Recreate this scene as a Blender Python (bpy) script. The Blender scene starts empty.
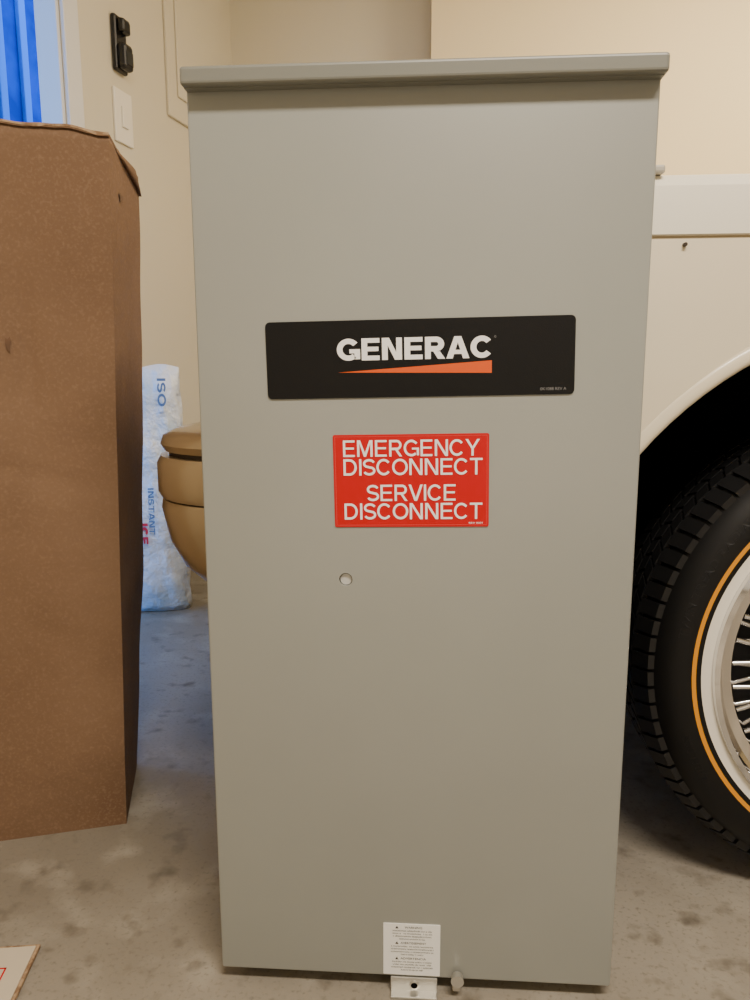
import bpy, bmesh, random, os
from math import *
from mathutils import Vector, Matrix
random.seed(4)
SC=bpy.context.scene
COL=SC.collection

# ---------------------------------------------------------------- materials
def srgb(r,g,b):
    f=lambda c:(c/255/12.92) if c/255<=0.04045 else ((c/255+0.055)/1.055)**2.4
    return (f(r),f(g),f(b),1)
def mat(name,col,rough=0.5,metal=0.0,noise=None,bump=None,spec=None,coat=0,coords='Object'):
    m=bpy.data.materials.new(name); m.use_nodes=True
    nt=m.node_tree; b=nt.nodes['Principled BSDF']
    b.inputs['Base Color'].default_value=col
    b.inputs['Roughness'].default_value=rough
    b.inputs['Metallic'].default_value=metal
    if spec is not None: b.inputs['Specular IOR Level'].default_value=spec
    if coat: b.inputs['Coat Weight'].default_value=coat; b.inputs['Coat Roughness'].default_value=0.12
    tc=nt.nodes.new('ShaderNodeTexCoord')
    if noise:
        prev=None
        for (sc,det,c2,lo,hi) in noise:
            n=nt.nodes.new('ShaderNodeTexNoise'); n.inputs['Scale'].default_value=sc; n.inputs['Detail'].default_value=det
            nt.links.new(tc.outputs[coords],n.inputs['Vector'])
            mr=nt.nodes.new('ShaderNodeMapRange'); mr.inputs[1].default_value=lo; mr.inputs[2].default_value=hi
            nt.links.new(n.outputs['Fac'],mr.inputs[0])
            mx=nt.nodes.new('ShaderNodeMix'); mx.data_type='RGBA'
            nt.links.new(mr.outputs[0],mx.inputs[0])
            if prev is None: mx.inputs[6].default_value=col
            else: nt.links.new(prev,mx.inputs[6])
            mx.inputs[7].default_value=c2
            prev=mx.outputs[2]
        nt.links.new(prev,b.inputs['Base Color'])
    if bump:
        prevn=None
        for (sc,st,dist) in bump:
            n=nt.nodes.new('ShaderNodeTexNoise'); n.inputs['Scale'].default_value=sc; n.inputs['Detail'].default_value=5
            nt.links.new(tc.outputs[coords],n.inputs['Vector'])
            bp=nt.nodes.new('ShaderNodeBump'); bp.inputs['Strength'].default_value=st; bp.inputs['Distance'].default_value=dist
            nt.links.new(n.outputs['Fac'],bp.inputs['Height'])
            if prevn: nt.links.new(prevn,bp.inputs['Normal'])
            prevn=bp.outputs['Normal']
        nt.links.new(prevn,b.inputs['Normal'])
    return m

M_steel=mat('painted_steel',srgb(154,156,150),0.34,0,noise=[(2.5,3,srgb(149,151,145),.4,.7)],bump=[(900,.12,.0006),(6,.06,.004)])
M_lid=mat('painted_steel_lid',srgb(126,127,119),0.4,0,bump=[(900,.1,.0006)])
M_black=mat('decal_black',srgb(9,9,10),0.5,bump=[(700,.25,.0006)],spec=.3)
M_white=mat('print_white',srgb(255,255,255),0.5)
M_orange=mat('print_orange',srgb(228,88,8),0.5)
M_red=mat('label_red',srgb(200,4,14),0.45,spec=.3)
M_label=mat('label_white',srgb(240,240,236),0.45)
M_ink=mat('label_ink',srgb(30,30,30),0.6)
M_grey=mat('print_grey',srgb(130,130,130),0.6)
M_zinc=mat('zinc',srgb(205,203,195),0.35,0.8)
M_plug=mat('plug_grey',srgb(205,205,200),0.45,0.2)
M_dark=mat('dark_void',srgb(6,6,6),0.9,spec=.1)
M_card=mat('cardboard',srgb(130,103,80),0.85,spec=.2,noise=[(2,2,srgb(114,88,67),.35,.68),(7,4,srgb(122,96,74),.5,.7),(240,2,srgb(138,111,88),.5,.8)],bump=[(3.0,.6,.035),(14,.2,.01),(200,.10,.001)])
M_cardin=mat('cardboard_edge',srgb(178,150,118),0.9,noise=[(90,3,srgb(138,108,80),.4,.6)])
M_stain=mat('cardboard_stain',srgb(92,68,48),0.8,noise=[(30,3,srgb(112,82,58),.4,.6)])
M_floor=mat('concrete',srgb(154,146,132),0.55,noise=[(1.6,5,srgb(130,122,108),.4,.62),(9,6,srgb(168,160,145),.52,.75),(22,5,srgb(106,98,85),.56,.74),(160,3,srgb(118,110,97),.55,.8)],bump=[(70,.25,.003),(6,.15,.01)],coords='Object')
M_wall=mat('wall_paint',srgb(216,207,184),0.75,bump=[(220,.12,.002)])
M_wallw=mat('wall_paint_warm',srgb(236,217,174),0.75,bump=[(220,.12,.002)])
M_ceil=mat('ceiling_paint',srgb(226,220,208),0.8,bump=[(150,.2,.003)])
M_trim=mat('trim_white',srgb(225,225,222),0.45)
M_ext1=mat('backdrop_skylit_blue',srgb(12,78,175),0.8,spec=.1,noise=[(6,3,srgb(8,60,145),.4,.65)])  # blue of the skylight is put into the board colour
M_ext2=mat('backdrop_skylit_pale',srgb(80,145,215),0.8,spec=.1)  # paler daylight streaks, painted as the batten colour
M_plastic_bk=mat('plastic_black',srgb(22,22,24),0.25)
M_plastic_w=mat('plastic_white',srgb(240,234,218),0.35)
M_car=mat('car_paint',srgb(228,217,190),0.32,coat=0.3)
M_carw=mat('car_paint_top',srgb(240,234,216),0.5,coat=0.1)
M_glass=mat('car_glass',srgb(25,30,32),0.05,spec=.8)
M_chrome=mat('chrome',srgb(232,232,234),0.06,1.0)
M_gold=mat('bumper_tan',srgb(166,144,110),0.3,0.35,coat=.5)
M_golddk=mat('bumper_seam',srgb(50,38,26),0.6)
M_rubber=mat('rubber',srgb(10,10,11),0.5,spec=.35,bump=[(120,.15,.001)])
M_tread=mat('rubber_tread',srgb(18,18,19),0.5,spec=.45)
M_letter=mat('rubber_lettering',srgb(13,13,14),0.6,spec=.4)
M_goldring=mat('tire_gold',srgb(226,150,22),0.5)
M_whitewall=mat('tire_whitewall',srgb(242,236,222),0.5)
M_bag=mat('bag_plastic',srgb(230,232,232),0.35,noise=[(5,3,srgb(185,207,226),.48,.66)],bump=[(7,.7,.05),(28,.4,.012)])
M_bagblue=mat('bag_print_blue',srgb(96,122,155),0.4)
M_bagred=mat('bag_print_red',srgb(212,50,70),0.4)
M_ext=mat('exterior_ground',srgb(120,130,135),0.9)
M_paper=mat('paper_white',srgb(205,193,170),0.7)
M_headl=mat('lamp_lens',srgb(210,215,220),0.1,0.3)

# ---------------------------------------------------------------- helpers
def empty(name,loc=(0,0,0),rot=(0,0,0),parent=None):
    o=bpy.data.objects.new(name,None); COL.objects.link(o); o.location=loc; o.rotation_euler=rot
    o.empty_display_size=.05
    if parent: o.parent=parent
    return o
def meshobj(name,verts,faces,mats,parent=None,smooth=False,fm=None,loc=(0,0,0),rot=(0,0,0)):
    me=bpy.data.meshes.new(name); me.from_pydata([tuple(v) for v in verts],[],faces)
    if not isinstance(mats,(list,tuple)): mats=[mats]
    for m in mats: me.materials.append(m)
    if fm:
        for p,i in zip(me.polygons,fm): p.material_index=i
    bm=bmesh.new(); bm.from_mesh(me); bmesh.ops.recalc_face_normals(bm,faces=bm.faces); bm.to_mesh(me); bm.free()
    if smooth:
        for p in me.polygons: p.use_smooth=True
    o=bpy.data.objects.new(name,me); COL.objects.link(o); o.location=loc; o.rotation_euler=rot
    if parent: o.parent=parent
    return o
BF=[(0,1,3,2),(4,6,7,5),(0,4,5,1),(2,3,7,6),(0,2,6,4),(1,5,7,3)]
def boxv(a,b):
    return [(x,y,z) for x in (a[0],b[0]) for y in (a[1],b[1]) for z in (a[2],b[2])]
def box(name,a,b,m,parent=None,bev=0,seg=2,loc=(0,0,0),rot=(0,0,0)):
    o=meshobj(name,boxv(a,b),BF,m,parent,loc=loc,rot=rot)
    if bev:
        md=o.modifiers.new('bev','BEVEL'); md.width=bev; md.segments=seg; md.limit_method='ANGLE'
    return o
def boxes(name,lst,m,parent=None,loc=(0,0,0),rot=(0,0,0),bev=0):
    V=[];F=[];
    for a,b in lst:
        k=len(V); V+=boxv(a,b); F+=[tuple(i+k for i in f) for f in BF]
    o=meshobj(name,V,F,m,parent,loc=loc,rot=rot)
    if bev:
        md=o.modifiers.new('bev','BEVEL'); md.width=bev; md.segments=2; md.limit_method='ANGLE'
    return o
def autosmooth(o,ang=35):
    for p in o.data.polygons: p.use_smooth=True
    bm=bmesh.new(); bm.from_mesh(o.data)
    for e in bm.edges:
        if len(e.link_faces)==2 and e.calc_face_angle(0)>radians(ang): e.smooth=False
    bm.to_mesh(o.data); bm.free()
def lathe_y(name,prof,mats,parent=None,n=96,loc=(0,0,0),closed=False):
    V=[];F=[];FM=[]; k=len(prof)
    for i in range(n):
        a=2*pi*i/n
        for r,y,_ in prof: V.append((r*cos(a),y,r*sin(a)))
    last=k if closed else k-1
    for i in range(n):
        j=(i+1)%n
        for s in range(last):
            s2=(s+1)%k
            F.append((i*k+s,i*k+s2,j*k+s2,j*k+s)); FM.append(prof[s][2])
    o=meshobj(name,V,F,mats,parent,fm=FM,loc=loc)
    bm=bmesh.new(); bm.from_mesh(o.data); bmesh.ops.remove_doubles(bm,verts=bm.verts,dist=1e-5); bm.to_mesh(o.data); bm.free()
    autosmooth(o,40)
    return o
def cyl(name,r,a,b,m,parent=None,n=24,r2=None):
    a=Vector(a); b=Vector(b); d=(b-a); L=d.length
    bm=bmesh.new(); bmesh.ops.create_cone(bm,cap_ends=True,segments=n,radius1=r,radius2=r if r2 is None else r2,depth=L)
    me=bpy.data.meshes.new(name); 
    mt=Matrix.Translation((a+b)/2) @ d.to_track_quat('Z','Y').to_matrix().to_4x4()
    bm.transform(mt); bm.to_mesh(me); bm.free(); me.materials.append(m)
    o=bpy.data.objects.new(name,me); COL.objects.link(o)
    if parent: o.parent=parent
    autosmooth(o,40)
    return o
def text(name,s,x0,x1,z0,z1,y,m,parent):
    """small print, built-in font, fitted into x0..x1, z0..z1 on a plane facing -y"""
    cu=bpy.data.curves.new(name,'FONT'); cu.body=s; cu.size=1; cu.extrude=0; cu.resolution_u=3
    o=bpy.data.objects.new(name,cu); COL.objects.link(o)
    bpy.context.view_layer.update()
    me=bpy.data.meshes.new_from_object(o.evaluated_get(bpy.context.evaluated_depsgraph_get()))
    bpy.data.objects.remove(o)
    xs=[v.co.x for v in me.vertices]; ys=[v.co.y for v in me.vertices]
    ax,bx,ay,by=min(xs),max(xs),min(ys),max(ys)
    for v in me.vertices:
        v.co=((v.co.x-ax)/(bx-ax)*(x1-x0)+x0, y, (v.co.y-ay)/(by-ay)*(z1-z0)+z0)
    me.materials.clear(); me.materials.append(m)
    o=bpy.data.objects.new(name,me); COL.objects.link(o); o.parent=parent
    return o
# ---- hand drawn grotesque capitals (outlines never overlap, so they fill cleanly)
def ribbon(pts,t):
    V=[];F=[];n=len(pts); P=[Vector(p) for p in pts]
    for i in range(n):
        if i==0: d=(P[1]-P[0]).normalized(); m=1
        elif i==n-1: d=(P[-1]-P[-2]).normalized(); m=1
        else:
            a=(P[i]-P[i-1]).normalized(); b=(P[i+1]-P[i]).normalized(); d=(a+b).normalized(); m=1/max(.5,d.dot(a))
        nn=Vector((-d.y,d.x))*(t/2*m); V+= [tuple(P[i]+nn),tuple(P[i]-nn)]
    for i in range(n-1): F.append((2*i,2*i+1,2*i+3,2*i+2))
    return V,F
def arc(cx,cy,rx,ry,a0,a1,n=20):
    return [(cx+rx*cos(radians(a0+(a1-a0)*i/n)),cy+ry*sin(radians(a0+(a1-a0)*i/n))) for i in range(n+1)]
GW={'E':.74,'G':.96,'N':.82,'R':.82,'A':.94,'C':.92,'M':.98,'Y':.90,'D':.84,'I':0,'S':.78,'O':.98,'T':.78,'V':.90,'L':.68}
def glyph(ch,t):
    w=GW[ch] if ch!='I' else t
    o=[]
    def poly(p): o.append((p,[tuple(range(len(p)))]))
    def rect(x0,z0,x1,z1): poly([(x0,z0),(x1,z0),(x1,z1),(x0,z1)])
    h=t/2
    if ch=='I': rect(0,0,t,1)
    elif ch=='L': rect(0,0,t,1); rect(t,0,w,t)
    elif ch=='E': rect(0,0,t,1); rect(t,0,w,t*.88); rect(t,1-t*.88,w,1); rect(t,.51-t*.42,w*.94,.51+t*.42)
    elif ch=='T': rect(0,1-t*.9,w,1); rect(w/2-h,0,w/2+h,1-t*.9)
    elif ch=='N':
        g=1.45*t
        poly([(0,0),(0,1),(1.25*t,1),(w-t,g),(w-t,1),(w,1),(w,0),(w-1.25*t,0),(t,1-g),(t,0)])
    elif ch=='M': poly([(0,0),(0,1),(1.4*t,1),(w/2,.24),(w-1.4*t,1),(w,1),(w,0),(w-t,0),(w-t,.82),(w/2+.48*t,0),(w/2-.48*t,0),(t,.82),(t,0)])
    elif ch=='V': poly([(0,1),(1.1*t,1),(w/2,.2),(w-1.1*t,1),(w,1),(w/2+.58*t,0),(w/2-.58*t,0)])
    elif ch=='Y': poly([(0,1),(1.2*t,1),(w/2,.55),(w-1.2*t,1),(w,1),(w/2+h,.42),(w/2+h,0),(w/2-h,0),(w/2-h,.42)])
    elif ch=='A':
        ap=1-t*1.15
        poly([(0,0),(w/2-.60*t,1),(w/2+.60*t,1),(w,0),(w-1.1*t,0),(w/2,ap),(1.1*t,0)])
        xi=lambda z:1.1*t+(w/2-1.1*t)*z/ap
        z0,z1=.20,.20+t*.8
        poly([(xi(z0),z0),(w-xi(z0),z0),(w-xi(z1),z1),(xi(z1),z1)])
    elif ch=='O': o.append(ribbon(arc(w/2,.5,w/2-h,.5-h,0,360,40),t))
    elif ch=='C': o.append(ribbon(arc(w/2,.5,w/2-h,.5-h,38,322,36),t))
    elif ch=='G':
        o.append(ribbon(arc(w/2,.5,w/2-h,.5-h,38,312,36),t))
        rect(w-t,.06,w,.52); rect(w*.54,.52-t*.8,w-t,.52)
    elif ch=='D':
        rect(0,0,t,1); r=.5-h; bx=w-h-r*.92
        o.append(ribbon([(t,1-h),(bx,1-h)]+arc(bx,.5,r*.92,r,90,-90,22)[1:-1]+[(bx,h),(t,h)],t))
    elif ch=='R':
        rect(0,0,t,1); zb=.46; r=(1-h-zb)/2; zc=(1-h+zb)/2; bx=w*.95-h-r
        o.append(ribbon([(t,1-h),(bx,1-h)]+arc(bx,zc,r,r,90,-90,18)[1:-1]+[(bx,zb),(t,zb)],t))
        poly([(w*.55-h,zb-h),(w*.55+h*1.3,zb-h),(w,0),(w-1.25*t,0)])
    elif ch=='S':
        rt=(1-t)/4
        top=arc(w/2,1-h-rt,w/2-h*1.1,rt,20,270-38,22)
        bot=arc(w/2,h+rt,w/2-h,rt,90-38,-158,22)
        o.append(ribbon(top+bot,t))
    return w,o
def caps(name,s,x0,x1,z0,z1,y,m,parent,t=.14,gap=.13):
    V=[];F=[];cx=0
    for i,ch in enumerate(s):
        w,parts=glyph(ch,t)
        for vs,fs in parts:
            k=len(V); V+=[(cx+a,b) for a,b in vs]; F+=[tuple(i+k for i in f) for f in fs]
        nx_=s[i+1] if i+1<len(s) else ''
        g=gap
        if ch in 'AVYT' or nx_ in 'AVYT': g=gap*.6
        elif ch in 'SCOG' and nx_ and nx_ in 'SCOG': g=gap*.6
        elif ch in 'SCOG' or (nx_ and nx_ in 'SCOG'): g=gap*.85
        elif ch in 'INMED' and nx_ and nx_ in 'INMERD': g=gap*1.35
        cx+=w+g; last=g
    tot=cx-last
    V=[(x0+a/tot*(x1-x0),y,z0+b*(z1-z0)) for a,b in V]
    return meshobj(name,V,F,m,parent)
def rrect(name,x0,x1,z0,z1,r,y,th,m,parent):
    pts=[]
    for cx,cz,a0 in ((x1-r,z1-r,0),(x0+r,z1-r,90),(x0+r,z0+r,180),(x1-r,z0+r,270)):
        for k in range(5):
            a=radians(a0+k*22.5); pts.append((cx+r*cos(a),cz+r*sin(a)))
    n=len(pts); V=[(x,y,z) for x,z in pts]+[(x,y+th,z) for x,z in pts]
    F=[tuple(range(n)),tuple(range(2*n-1,n-1,-1))]+[(i,(i+1)%n,(i+1)%n+n,i+n) for i in range(n)]
    return meshobj(name,V,F,m,parent)

# ---------------------------------------------------------------- camera
cam=bpy.data.cameras.new('camera'); cam.sensor_fit='VERTICAL'; cam.sensor_height=36; cam.lens=27.0
cam.clip_start=.02
co=bpy.data.objects.new('camera',cam); COL.objects.link(co)
yaw,pitch,roll=0.0677,0.1665,-0.0026
f0=Vector((-sin(yaw)*cos(pitch),cos(yaw)*cos(pitch),-sin(pitch))); r0=Vector((cos(yaw),sin(yaw),0)); u0=r0.cross(f0)
rr=r0*cos(roll)+u0*sin(roll); uu=-r0*sin(roll)+u0*cos(roll)
mw=Matrix((( rr.x,uu.x,-f0.x,0.0092),(rr.y,uu.y,-f0.y,-0.8122),(rr.z,uu.z,-f0.z,0.7507),(0,0,0,1)))
co.matrix_world=mw
SC.camera=co

# ---------------------------------------------------------------- enclosure
E=empty('electrical_disconnect_enclosure',(0,0,.02))
W=.475; H=1.02; D=.15
body=box('cabinet_body',(-W/2-.0015,0,0),(W/2,D,H),M_steel,E,bev=.0035,seg=3)
cut=cyl('cut',.0075,(-.079,-.01,.523),(-.079,.007,.523),M_steel)
bm_=body.modifiers.new('hole','BOOLEAN'); bm_.object=cut; bm_.operation='DIFFERENCE'
bpy.context.view_layer.update()
dg=bpy.context.evaluated_depsgraph_get()
me2=bpy.data.meshes.new_from_object(body.evaluated_get(dg)); body.modifiers.clear(); body.data=me2
bpy.data.objects.remove(cut)
autosmooth(body,25)
cyl('latch_hole_plug',.0064,(-.079,.0035,.5025),(-.079,.0069,.5025),M_plug,E)
lid=box('rain_hood',(-.2400,-.018,1.0165),(.2400,D+.012,1.0345),M_lid,E,bev=.0035,seg=3)
box('rain_hood_gasket',(-.2375,-.010,1.0155),(.2370,D+.006,1.0175),M_lid,E)
Lg=empty('logo_decal',(0.001,0,.7475),(0,radians(-1.0),0),E)
rrect('decal_plate',-.1635,.1635,-.0410,.0405,.005,-.0012,.0014,M_black,Lg)
caps('logo_lettering','GENERAC',-.087,.0785,-.0015,.0215,-.0016,M_white,Lg,t=.235,gap=.075)
meshobj('logo_swoosh',[(-.086,-.0015,-.0138),(.077,-.0015,-.0042),(.077,-.0015,-.0172)],[(0,1,2)],M_orange,Lg)
text('decal_code','0K1088 REV A',.128,.155,-.0365,-.0335,-.0015,M_grey,Lg)
text('registered_mark','o',.0795,.0815,.019,.0215,-.0015,M_grey,Lg)
Lr=empty('warning_label',(-.0065,0,.6155),(0,radians(-.9),0),E)
rrect('label_plate',-.0845,.0845,-.0510,.0510,.002,-.0010,.0012,M_red,Lr)
B=[((-.0825,-.00115,-.0490),(.0825,-.0010,-.0487)),((-.0825,-.00115,.0487),(.0825,-.0010,.0490)),((-.0825,-.00115,-.0490),(-.0822,-.0010,.0490)),((.0822,-.00115,-.0490),(.0825,-.0010,.0490))]
boxes('label_border',B,mat('label_line',srgb(235,90,85),.5),Lr)
for i,(s,a,b,z0,z1) in enumerate([('EMERGENCY',-.0735,.0745,.0270,.0450),('DISCONNECT',-.0735,.0775,.0065,.0245),('SERVICE',-.0485,.0485,-.0220,-.0040),('DISCONNECT',-.0735,.0775,-.0425,-.0245)]):
    caps('label_line_%d'%(i+1),s,a,b,z0,z1,-.0014,M_white,Lr,t=.140,gap=.115)
text('label_code','REV 0001',.063,.078,-.0478,-.0458,-.0014,M_white,Lr)
Ls=empty('instruction_sticker',(-.002,0,.0385),(0,0,0),E)
rrect('sticker_plate',-.0350,.0340,-.0345,.0350,.001,-.0010,.0012,M_label,Ls)
z=.0320
for blk in range(3):
    text('heading_%d'%blk,('WARNING','AVERTISSEMENT','ADVERTENCIA')[blk],-.009 if blk==0 else -.014,.012 if blk==0 else .017,z-.0027,z,-.0013,M_ink,Ls)
    meshobj('alert_mark_%d'%blk,[(-.0205,-.0013,z-.0030),(-.0165,-.0013,z-.0030),(-.0185,-.0013,z+.0004)],[(0,1,2)],M_ink,Ls)
    z-=.0048
    for ln in range(4):
        s=''.join(random.choice('aeinorstlmcud  ') for _ in range(34))
        hw=.027-random.random()*.004-(.010 if ln==3 else 0)
        text('line_%d_%d'%(blk,ln),s,-hw,hw,z-.0021,z,-.0013,M_ink,Ls); z-=.0037
    z-=.0016
tb=box('hasp_tab',(-.028,-.013,-.0195),(.029,.004,-.0165),M_zinc,E,bev=.001)
box('hasp_web',(-.028,-.002,-.0175),(.029,.0005,.001),M_zinc,E,bev=.0006)
cyl('hasp_hole',.0042,(.001,-.0028,-.009),(.001,-.0015,-.009),M_dark,E)
lathe_y('hasp_hole_rim',[(.0042,-.0032,0),(.0058,-.0028,0),(.0058,-.0018,0)],[M_zinc],E,n=24,loc=(.001,0,-.009))
cyl('screw_shank',.0040,(.053,-.006,.006),(.053,.0,.006),M_zinc,E)
cyl('screw_head',.0078,(.053,-.013,.008),(.053,-.004,.008),M_zinc,E,n=20,r2=.0070)
box('screw_tail',(.0475,-.006,-.012),(.0575,-.001,.004),M_zinc,E,bev=.002)

# ---------------------------------------------------------------- cardboard box
C=empty('cardboard_box',(0,0,0))
P0=Vector((-.491,.320)); fd=Vector((-.951,-.309)); sd=Vector((-.285,.958))
Wc,Dc,Hc=.62,.20,1.097
nx,nz,ny=60,80,8
from mathutils import noise as mnoise
def cpos(u,v,w):
    sh=Vector((.038+.026*v,0.0))
    p=P0+fd*(Wc*u)+sd*(Dc*v)+sh*w
    bx=sin(pi*u)*sin(pi*w)*.010
    dn=mnoise.noise(Vector((u*3.2,w*4.5,3+v)))*.010*min(1,8*w)
    dn-=.008*exp(-((u-.20-.08*(w-.7))/.022)**2)*exp(-((w-.72)/.10)**2)
    dn-=.004*exp(-((w-.52-.15*u)/.010)**2)*(1 if u<.5 else 0)*sin(pi*min(1,u*2))
    p=p-sd*(bx+dn)*(1 if v==0 else 0) - fd*(sin(pi*w)*.010*(1 if u==0 else 0)*v)
    if u==0: p=p+fd*(mnoise.noise(Vector((v*2,w*7,1)))*.004*v)
    z=Hc*w
    if w==1: z+= .0015*sin(u*23)+.012*u-.040*v*(1-u)**2 - .006*exp(-((u-.02)/.04)**2)
    return (p.x,p.y,z)
V=[];F=[]
def grid(fn,a,b):
    k=len(V)
    for i in range(a+1):
        for j in range(b+1): V.append(fn(i/a,j/b))
    for i in range(a):
        for j in range(b):
            F.append((k+i*(b+1)+j,k+(i+1)*(b+1)+j,k+(i+1)*(b+1)+j+1,k+i*(b+1)+j+1))
grid(lambda s,t:cpos(s,0,t),nx,nz); grid(lambda s,t:cpos(s,1,t),nx,nz)
grid(lambda s,t:cpos(0,s,t),ny,nz); grid(lambda s,t:cpos(1,s,t),ny,nz)
grid(lambda s,t:cpos(s,t,0),nx,ny)
o=meshobj('carton_walls',V,F,[M_card],C)
bm=bmesh.new(); bm.from_mesh(o.data); bmesh.ops.remove_doubles(bm,verts=bm.verts,dist=.0008); bmesh.ops.recalc_face_normals(bm,faces=bm.faces); bm.to_mesh(o.data); bm.free()
autosmooth(o,40)
so=o.modifiers.new('t','SOLIDIFY'); so.thickness=.005; so.offset=-1
V=[];F=[]
def flap(s,t):
    q=cpos(s,t,1); a=Vector((.285,-.958,0))*.003*(1-t)
    return (q[0]+a.x,q[1]+a.y,q[2]+.003+.004*sin(pi*t)+.0012*mnoise.noise(Vector((s*14,0,5)))+.0006*sin(s*90))
grid(flap,60,ny)
o=meshobj('top_flap',V,F,[M_card],C); so=o.modifiers.new('t','SOLIDIFY'); so.thickness=.004
V=[];F=[]
for i in range(81):
    s=i/80; q=Vector(flap(s,0))+Vector((.285,-.958,0))*.0008
    h=.0022+.0050*max(0,mnoise.noise(Vector((s*22,0,0))))
    V+= [q+Vector((0,0,.001)),q-Vector((0,0,h))]
for i in range(80): F.append((2*i,2*i+1,2*i+3,2*i+2))
meshobj('flap_torn_edge',V,F,[M_cardin],C)
def cstrip(name,u0,u1,w0,w1,m,off=.0025,side=False):
    pts=[]
    for i in range(9):
        a=2*pi*i/9; rr_=1+.35*sin(i*2.3)
        uu_=(u0+u1)/2+(u1-u0)/2*cos(a)*rr_; ww_=(w0+w1)/2+(w1-w0)/2*sin(a)*rr_
        q=Vector(cpos(0 if side else uu_, uu_ if side else 0, ww_))
        if side: q+=Vector((.951,.309,0))*off
        else: q+=Vector((.285,-.958,0))*off
        pts.append(q)
    return meshobj(name,pts,[tuple(range(9))],m,C)
cstrip('tear_1',.232,.245,.715,.735,M_stain,.002)
cstrip('tear_3',.25,.38,.925,.936,M_stain,.002,side=True)

# ---------------------------------------------------------------- plastic bag
G=empty('salt_bag',(-.888,1.50,0),(radians(-3),0,radians(6)))
V=[];F=[]
nu,nv=48,40
for j in range(nv+1):
    v=j/nv; z=.772*v
    thick=.085*(1-v**3.0)**.5*(min(1,.55+v*4)) +.008
    wid=(.132-.012*v)*(1-.05*sin(v*pi))*(1+.02*sin(v*17))
    for i in range(nu):
        a=2*pi*i/nu; c_,s_=cos(a),sin(a)
        x=wid*(abs(c_)**.55)*(1 if c_>0 else -1); y=thick*(abs(s_)**.8)*(1 if s_>0 else -1)
        y+=.006*sin(9*x*10+v*11)*(1-abs(c_)); x+=.004*sin(v*31+i)
        V.append((x,y,z+ (0.012*sin(x*25) if j==nv else 0)))
for j in range(nv):
    for i in range(nu):
        k=(i+1)%nu; F.append((j*nu+i,j*nu+k,(j+1)*nu+k,(j+1)*nu+i))
F.append(tuple(range(nu))); F.append(tuple(nv*nu+i for i in range(nu)))
meshobj('bag_sack',V,F,M_bag,G,smooth=True)
def bagtext(name,s,xc,z0,z1,h,m,yy,t=.2):
    o=caps(name,s,0,z1-z0,0,h,0,m,G,t=t)
    for v in o.data.vertices:
        v.co=(xc+v.co.z, yy+v.co.y, z1-v.co.x)
    return o
bagtext('print_top','ISO',.074,.65,.735,.026,M_bagblue,-.100)
bagtext('print_side','INSTANT',.034,.255,.40,.018,M_bagblue,-.100)
bagtext('print_red','ICE',.006,.225,.290,.024,M_bagred,-.100,t=.28)

# ---------------------------------------------------------------- car
CAR=empty('car',(0,0,0))
yc=1.07; HW=.90
st=[(-.25,.90,.90),(-.235,.96,.955),(-.20,.985,.975),(-.10,1.0,.99),(.2,1,1),(.66,1,1),(1.2,1,1.0),(2,1,1.0),(3.3,1,1.0),(4.1,1,.985),(4.35,.97,.96),(4.42,.92,.90)]
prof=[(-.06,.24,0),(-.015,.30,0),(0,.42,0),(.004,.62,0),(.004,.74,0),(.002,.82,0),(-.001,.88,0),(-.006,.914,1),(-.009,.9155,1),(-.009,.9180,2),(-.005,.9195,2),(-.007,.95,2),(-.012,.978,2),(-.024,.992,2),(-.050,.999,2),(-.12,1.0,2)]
V=[];F=[];FM=[]
full=[]
for dx,z,m_ in prof: full.append((-(HW+dx),z,m_))
full.append((-.45,1.015,2)); full.append((0,1.025,2)); full.append((.45,1.015,2))
for dx,z,m_ in reversed(prof): full.append(((HW+dx),z,m_))
k=len(full)
for x,sw,szz in st:
    for y,z,m_ in full:
        zz=z if z<.5 else .5+(z-.5)*(szz-.5)/.5
        V.append((x,yc+y*sw,zz))
for i in range(len(st)-1):
    for j in range(k-1):
        F.append((i*k+j,(i+1)*k+j,(i+1)*k+j+1,i*k+j+1))
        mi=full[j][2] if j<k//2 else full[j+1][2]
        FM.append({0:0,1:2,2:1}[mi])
    F.append((i*k,(i+1)*k,(i+1)*k+k-1,i*k+k-1)); FM.append(0)
F.append(tuple(range(k))); FM.append(0)
F.append(tuple((len(st)-1)*k+q for q in range(k))); FM.append(0)
M_seam=mat('car_seam',srgb(165,150,122),.5)
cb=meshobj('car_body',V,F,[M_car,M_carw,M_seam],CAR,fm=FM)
wheels=[(.66,-1),(3.40,-1),(.66,1),(3.40,1)]
for wx,sd_ in wheels:
    ya,yb=(yc-HW-.1,yc-HW+.36) if sd_<0 else (yc+HW-.36,yc+HW+.1)
    ct=cyl('cut',.49 if wx<1 else .44,(wx,ya,.35),(wx,yb,.35),M_dark,n=96)
    md=cb.modifiers.new('arch','BOOLEAN'); md.object=ct; md.operation='DIFFERENCE'; md.solver='EXACT'
    bpy.context.view_layer.update(); dg=bpy.context.evaluated_depsgraph_get()
    m3=bpy.data.meshes.new_from_object(cb.evaluated_get(dg)); cb.modifiers.clear(); cb.data=m3
    bpy.data.objects.remove(ct)
autosmooth(cb,28)
cyl('fender_fastener',.0024,(.325,yc-HW-.001,.9065),(.325,yc-HW+.01,.9065),M_golddk,CAR)
box('hood_corner_trim',(.24,yc-HW+.012,.993),(.300,yc-HW+.05,1.003),mat('trim_grey',srgb(190,185,172),.5),CAR,bev=.003)
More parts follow.
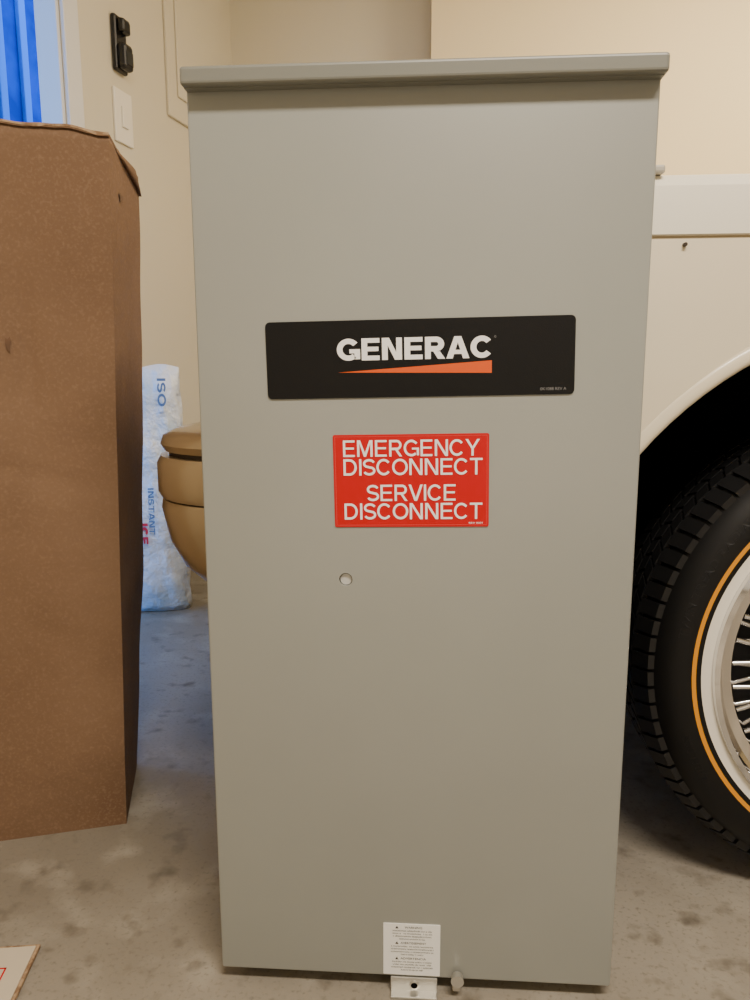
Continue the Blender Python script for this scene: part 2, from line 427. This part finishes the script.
for i,(wx,sd_) in enumerate(wheels):
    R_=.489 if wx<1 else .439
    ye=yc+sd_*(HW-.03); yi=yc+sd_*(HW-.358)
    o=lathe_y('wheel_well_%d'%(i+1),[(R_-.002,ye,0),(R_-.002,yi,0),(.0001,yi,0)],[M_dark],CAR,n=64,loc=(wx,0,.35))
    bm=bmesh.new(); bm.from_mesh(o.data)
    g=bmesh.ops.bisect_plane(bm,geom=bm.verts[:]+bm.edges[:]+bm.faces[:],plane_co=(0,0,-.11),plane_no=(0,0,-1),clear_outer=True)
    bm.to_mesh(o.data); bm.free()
    V=[];F=[]; nn=60
    lip=[(.016,-.001),(.006,-.0055),(-.002,-.008),(-.008,-.006),(-.010,.0),(-.010,.02),(.003,.02)]
    for q in range(nn+1):
        a=-.12+(pi+.24)*q/nn
        for dr,yy in lip:
            V.append((wx+(R_+dr)*cos(a),yc+sd_*(HW-yy),.35+(R_+dr)*sin(a)))
    kk=len(lip)
    for q in range(nn):
        for s in range(kk): F.append((q*kk+s,q*kk+(s+1)%kk,q*kk+kk+(s+1)%kk,q*kk+kk+s))
    meshobj('arch_lip_%d'%(i+1),V,F,M_car,CAR,smooth=True)
V=[(1.50,yc-.85,.99),(1.50,yc+.85,.99),(3.95,yc+.85,.99),(3.95,yc-.85,.99),(2.0,yc-.64,1.42),(2.0,yc+.64,1.42),(3.5,yc+.64,1.42),(3.5,yc-.64,1.42)]
o=meshobj('car_roof',V,[(0,1,2,3),(4,7,6,5),(0,4,5,1),(1,5,6,2),(2,6,7,3),(3,7,4,0)],M_car,CAR)
md=o.modifiers.new('b','BEVEL'); md.width=.04; md.segments=3
def quad_inset(name,q,off,s=.86):
    q=[Vector(p) for p in q]; c=sum(q,Vector())/4; n=(q[1]-q[0]).cross(q[3]-q[0]).normalized()
    if n.dot(c-Vector((2.7,yc,1.1)))<0: n=-n
    pts=[c+(p-c)*s+n*off for p in q]; return meshobj(name,pts,[(0,1,2,3)],M_glass,CAR)
quad_inset('windshield',[V[0],V[1],V[5],V[4]],.004)
quad_inset('rear_window',[V[3],V[2],V[6],V[7]],.004)
for nm,a in (('near',(V[0],V[3],V[7],V[4])),('far',(V[1],V[2],V[6],V[5]))):
    quad_inset('side_glass_'+nm,a,.004,.84)
box('grille',(-.262,yc-.34,.50),(-.24,yc+.34,.84),M_chrome,CAR,bev=.01)
boxes('grille_slots',[((-.266,yc-.32+i*.04,.52),(-.258,yc-.30+i*.04,.82)) for i in range(16)],M_dark,CAR)
for sg in (-1,1):
    for kx in (0,1):
        yy=yc+sg*(.48+.2*kx)
        cyl('headlamp_%d_%d'%(sg+1,kx),.085,(-.268,yy,.70),(-.20,yy,.70),M_headl,CAR)
def sweep(name,prof,m,rc=.16,xf=-.40):
    path=[]
    yn=yc-HW-.0; yf=yc+HW+.0
    path.append((.10,yn,0,-1)); path.append((xf+rc,yn,0,-1))
    for i in range(1,12):
        a=radians(i*90/12); path.append((xf+rc-rc*sin(a),yn+rc-rc*cos(a),-sin(a),-cos(a)))
    path.append((xf,yn+rc,-1,0)); path.append((xf,yf-rc,-1,0))
    for i in range(1,12):
        a=radians(i*90/12); path.append((xf+rc-rc*cos(a),yf-rc+rc*sin(a),-cos(a),sin(a)))
    path.append((xf+rc,yf,0,1)); path.append((.10,yf,0,1))
    V=[];F=[];k=len(prof)
    for x,y,nx_,ny_ in path:
        for d,z in prof: V.append((x-nx_*d,y-ny_*d,z))
    for i in range(len(path)-1):
        for j in range(k):
            j2=(j+1)%k; F.append((i*k+j,(i+1)*k+j,(i+1)*k+j2,i*k+j2))
    F.append(tuple(range(k))); F.append(tuple((len(path)-1)*k+j for j in range(k)))
    o=meshobj(name,V,F,m,CAR); autosmooth(o,45); return o
sweep('bumper_top_cap',[(.012,.640),(.006,.650),(.010,.662),(.03,.672),(.08,.680),(.14,.682),(.14,.640)],M_gold)
sweep('bumper_seam_1',[(.018,.632),(.018,.642),(.12,.642),(.12,.632)],M_golddk)
sweep('bumper_middle',[(.004,.572),(0,.580),(0,.622),(.006,.633),(.13,.633),(.13,.572)],M_gold)
sweep('bumper_seam_2',[(.010,.567),(.010,.574),(.12,.574),(.12,.567)],M_golddk)
sweep('bumper_lower',[(.085,.430),(.060,.440),(.034,.465),(.014,.505),(.004,.555),(.006,.569),(.13,.569),(.13,.430)],M_gold)

# ---- wheels
M_brake=mat('brake_grey',srgb(28,28,30),.4,.5)
def wheel(name,cx,cy,sgn,detail=True):
    WE=empty(name,(cx,cy,.352),(0,0,0 if sgn<0 else pi),CAR)
    RT=.352
    p=[(.250,.012,1),(.256,.004,2),(.2575,.0015,2),(.2715,.0015,0),(.2785,.0005,3),(.2845,.0,0),(.300,.0,0),(.316,.006,0),(.328,.018,0),(.338,.032,4),(.343,.038,4),(RT-.008,.06,4),(RT-.008,.15,4),(.343,.176,4),(.333,.194,0),(.30,.208,0),(.26,.200,0),(.247,.19,0),(.247,.05,0)]
    lathe_y('tire',p,[M_rubber,M_chrome,M_whitewall,M_goldring,M_rubber],WE,n=128,closed=True)
    if detail:
        V=[];F=[]
        nb=84
        rows=[(.020,.052,.10),(.056,.081,-.22),(.085,.105,.2),(.109,.129,-.2),(.133,.158,.22),(.162,.190,-.10)]
        for ri,(ya,yb,sk) in enumerate(rows):
            for i in range(nb):
                a=2*pi*(i+.5*(ri%2))/nb; da=2*pi/nb*.40
                k0=len(V)
                for (yy,s) in ((ya,0),(yb,1)):
                    for aa in (a-da+sk*s*.12,a+da+sk*s*.12):
                        ro=RT if .05<yy<.16 else RT-.004
                        ri_=ro-.016
                        if yy<.03 or yy>.18: ro=.338; ri_=.322
                        for r in (ri_,ro): V.append((r*cos(aa),yy,r*sin(aa)))
                F+=[tuple(q+k0 for q in f) for f in BF]
        meshobj('tread_blocks',V,F,M_tread,WE)
        for sI,(s,a0) in enumerate((('TWIN TREAD RADIAL',172),('TUBELESS',215))):
            cu=bpy.data.curves.new('t','FONT'); cu.body=s; cu.size=.014; cu.extrude=.0003
            o=bpy.data.objects.new('t',cu); COL.objects.link(o); bpy.context.view_layer.update()
            me=bpy.data.meshes.new_from_object(o.evaluated_get(bpy.context.evaluated_depsgraph_get())); bpy.data.objects.remove(o)
            for v in me.vertices:
                a=radians(a0)-v.co.x*1.4/.305; r=.298+v.co.y
                v.co=(r*cos(a),-.0002-v.co.z+max(0,r-.3)*.37,r*sin(a))
            me.materials.clear(); me.materials.append(M_letter); o=bpy.data.objects.new('sidewall_lettering_%d'%sI,me); COL.objects.link(o); o.parent=WE
    q=1.045
    lathe_y('rim',[(.2465*q,.004,0),(.245*q,-.005,0),(.238*q,-.006,0),(.233*q,.004,0),(.228*q,.016,0),(.215*q,.020,0),(.209*q,.035,0),(.202*q,.075,0),(.198*q,.12,0)],[M_chrome],WE,n=96)
    lathe_y('rim_backing',[(.199*q,.115,0),(.10,.135,0),(.0001,.135,0)],[M_brake],WE,n=48)
    lathe_y('hub',[(.0001,-.012,0),(.03,-.012,0),(.045,-.004,0),(.050,.012,0),(.060,.020,0),(.066,.04,0),(.06,.12,0)],[M_chrome],WE,n=48)
    V=[];F=[]
    def rod(a,b,r):
        a=Vector(a);b=Vector(b);d=(b-a).normalized(); q=d.orthogonal().normalized(); w=d.cross(q); k0=len(V)
        for pnt in (a,b):
            for i in range(8):
                t=2*pi*i/8; V.append(pnt+q*r*cos(t)+w*r*sin(t))
        for i in range(8): F.append((k0+i,k0+(i+1)%8,k0+8+(i+1)%8,k0+8+i))
    ns=40
    for i in range(ns):
        a=2*pi*i/ns; s=1 if i%2 else -1; a2=a+s*.32
        rod((.052*cos(a2),.012,.052*sin(a2)),(.222*cos(a),.024,.222*sin(a)),.0036)
        a3=a+pi/ns; a4=a3-s*.32
        rod((.062*cos(a4),.055,.062*sin(a4)),(.212*cos(a3),.070,.212*sin(a3)),.0036)
    meshobj('spokes',V,F,M_chrome,WE,smooth=True)
    return WE
wheel('wheel_1',.66,.188,-1)
wheel('wheel_2',3.40,.188,-1,False)
wheel('wheel_3',.66,1.952,1,False)
wheel('wheel_4',3.40,1.952,1,False)

# ---------------------------------------------------------------- flat carton on floor
PB=empty('flattened_carton',(-.495,.040,0),(0,0,radians(9)))
box('carton_sheet',(-.26,-.34,.001),(0,0,.006),M_cardin,PB,bev=.001)
box('printed_sheet',(-.255,-.335,.006),(-.004,-.005,.0075),M_paper,PB)
boxes('printed_stripe',[((-.030,-.335,.0075),(-.028,-.04,.0079)),((-.25,-.042,.0075),(-.028,-.040,.0079))],M_red,PB)
o=caps('print_lines','CARTON',-.20,-.06,-.078,-.062,0,M_grey,PB)
for v in o.data.vertices: v.co=(v.co.x,v.co.z,.0080)

# ---------------------------------------------------------------- room
CZ=2.7
box('floor',(-2.6,-3.2,-.08),(5.4,3.0,0),M_floor)
box('ceiling',(-2.1,-3.2,CZ),(5.4,2.75,CZ+.1),M_ceil)
box('wall_back',(-.95,2.6,0),(5.3,2.72,CZ),M_wall)
box('wall_chase',(.018,2.42,0),(5.2,2.60,CZ),M_wallw)
box('wall_right',(5.2,-3.1,0),(5.32,2.72,CZ),M_wallw)
box('wall_front',(-2.3,-3.12,0),(5.3,-3.0,CZ),M_wallw)
ang=atan2(-.9806,-.1961)
LW=dict(loc=(-.83,2.6,0),rot=(0,0,ang))
s0,s1=1.140,2.10; DT=2.12; TH=.075
oy=-1
def lb(a,b):
    ya,yb=sorted((a[1]*oy,b[1]*oy)); return ((a[0],ya,a[2]),(b[0],yb,b[2]))
boxes('wall_left',[lb((-.05,0,0),(s0,TH,CZ)),lb((s1,0,0),(5.9,TH,CZ)),lb((s0,0,DT),(s1,TH,CZ))],M_wall,**LW)
boxes('trim_1',[lb((s0-.07,-.014,0),(s0-.0,.0,DT+.07)),lb((s1,-.014,0),(s1+.07,0,DT+.07)),lb((s0,-.014,DT),(s1,0,DT+.07)),
    lb((s0,-.0,0),(s0+.014,TH,DT)),lb((s1-.014,0,0),(s1,TH,DT)),lb((s0+.014,0,DT-.014),(s1-.014,TH,DT))],M_trim,bev=.003,**LW)
def Lbox(name,a,b,m,parent=None,bev=0):
    a2,b2=lb(a,b); return box(name,a2,b2,m,parent,bev=bev)
# added board wall standing in for the blue daylight view through the doorway
SD=empty('daylight_backdrop',LW['loc'],LW['rot'])
Lbox('backdrop_boards',(-2.2,1.35,-.13),(1.6,1.42,2.9),M_ext1,SD)
bl=[]
xx=-2.1
while xx<1.5:
    bl.append(lb((xx,1.325,-.13),(xx+.05,1.35,2.9))); xx+=.17
boxes('backdrop_battens',bl,M_ext2,SD,bev=.004)
PN=empty('breaker_panel',LW['loc'],LW['rot'])
Lbox('panel_frame',(.12,-.012,1.68),(.56,0,2.42),M_wall,PN,.004)
Lbox('panel_door',(.16,-.020,1.76),(.50,-.012,2.36),M_wall,PN,.004)
SW=empty('light_switch',LW['loc'],LW['rot'])
Lbox('switch_plate',(.80,-.009,1.50),(.90,0,1.665),M_plastic_w,SW,.003)
Lbox('switch_rocker',(.833,-.016,1.55),(.867,-.008,1.615),M_plastic_w,SW,.002)
RH=empty('wall_remote_holder',LW['loc'],LW['rot'])
Lbox('holder_back',(.822,-.018,1.715),(.892,0,1.885),M_plastic_bk,RH,.012)
Lbox('holder_body',(.829,-.045,1.72),(.885,-.015,1.80),M_plastic_bk,RH,.012)
Lbox('holder_head',(.829,-.04,1.83),(.879,-.015,1.875),M_plastic_bk,RH,.010)
Lbox('holder_screen',(.839,-.047,1.735),(.875,-.044,1.775),M_glass,RH)
GD=empty('door_1',(0,0,0))
for i in range(4):
    box('section_%d'%i,(-1.2,-2.99,.02+i*.54),(3.6,-2.94,.54+i*.54),M_trim,GD,bev=.01)
box('baseboard_back',(.018,2.405,0),(5.2,2.42,.09),M_trim)
box('exterior_ground',(-9,-6,-.18),(-1.0,9,-.13),M_ext)

# ---------------------------------------------------------------- lights
def area(name,loc,size,energy,col,rot=(0,0,0),sy=None):
    l=bpy.data.lights.new(name,'AREA'); l.energy=energy; l.color=col; l.shape='RECTANGLE'; l.size=size; l.size_y=sy or size
    o=bpy.data.objects.new(name,l); COL.objects.link(o); o.location=loc; o.rotation_euler=rot
    return o
FX=empty('ceiling_light_fixture',(.5,-1.3,CZ))
box('housing',(-.65,-.16,-.06),(.65,.16,0),M_trim,FX,bev=.01)
area('lamp_front',(.5,-1.3,CZ-.07),1.2,95,(1,.89,.76),sy=.28)
FX2=empty('ceiling_light_fixture.001',(1.6,1.3,CZ))
box('housing',(-.65,-.16,-.06),(.65,.16,0),M_trim,FX2,bev=.01)
area('lamp_rear',(1.6,1.3,CZ-.07),1.2,72,(1,.84,.62),sy=.28)

w=bpy.data.worlds.new('world'); SC.world=w; w.use_nodes=True
bg=w.node_tree.nodes['Background']; bg.inputs[0].default_value=(.10,.36,1.0,1); bg.inputs[1].default_value=5.0
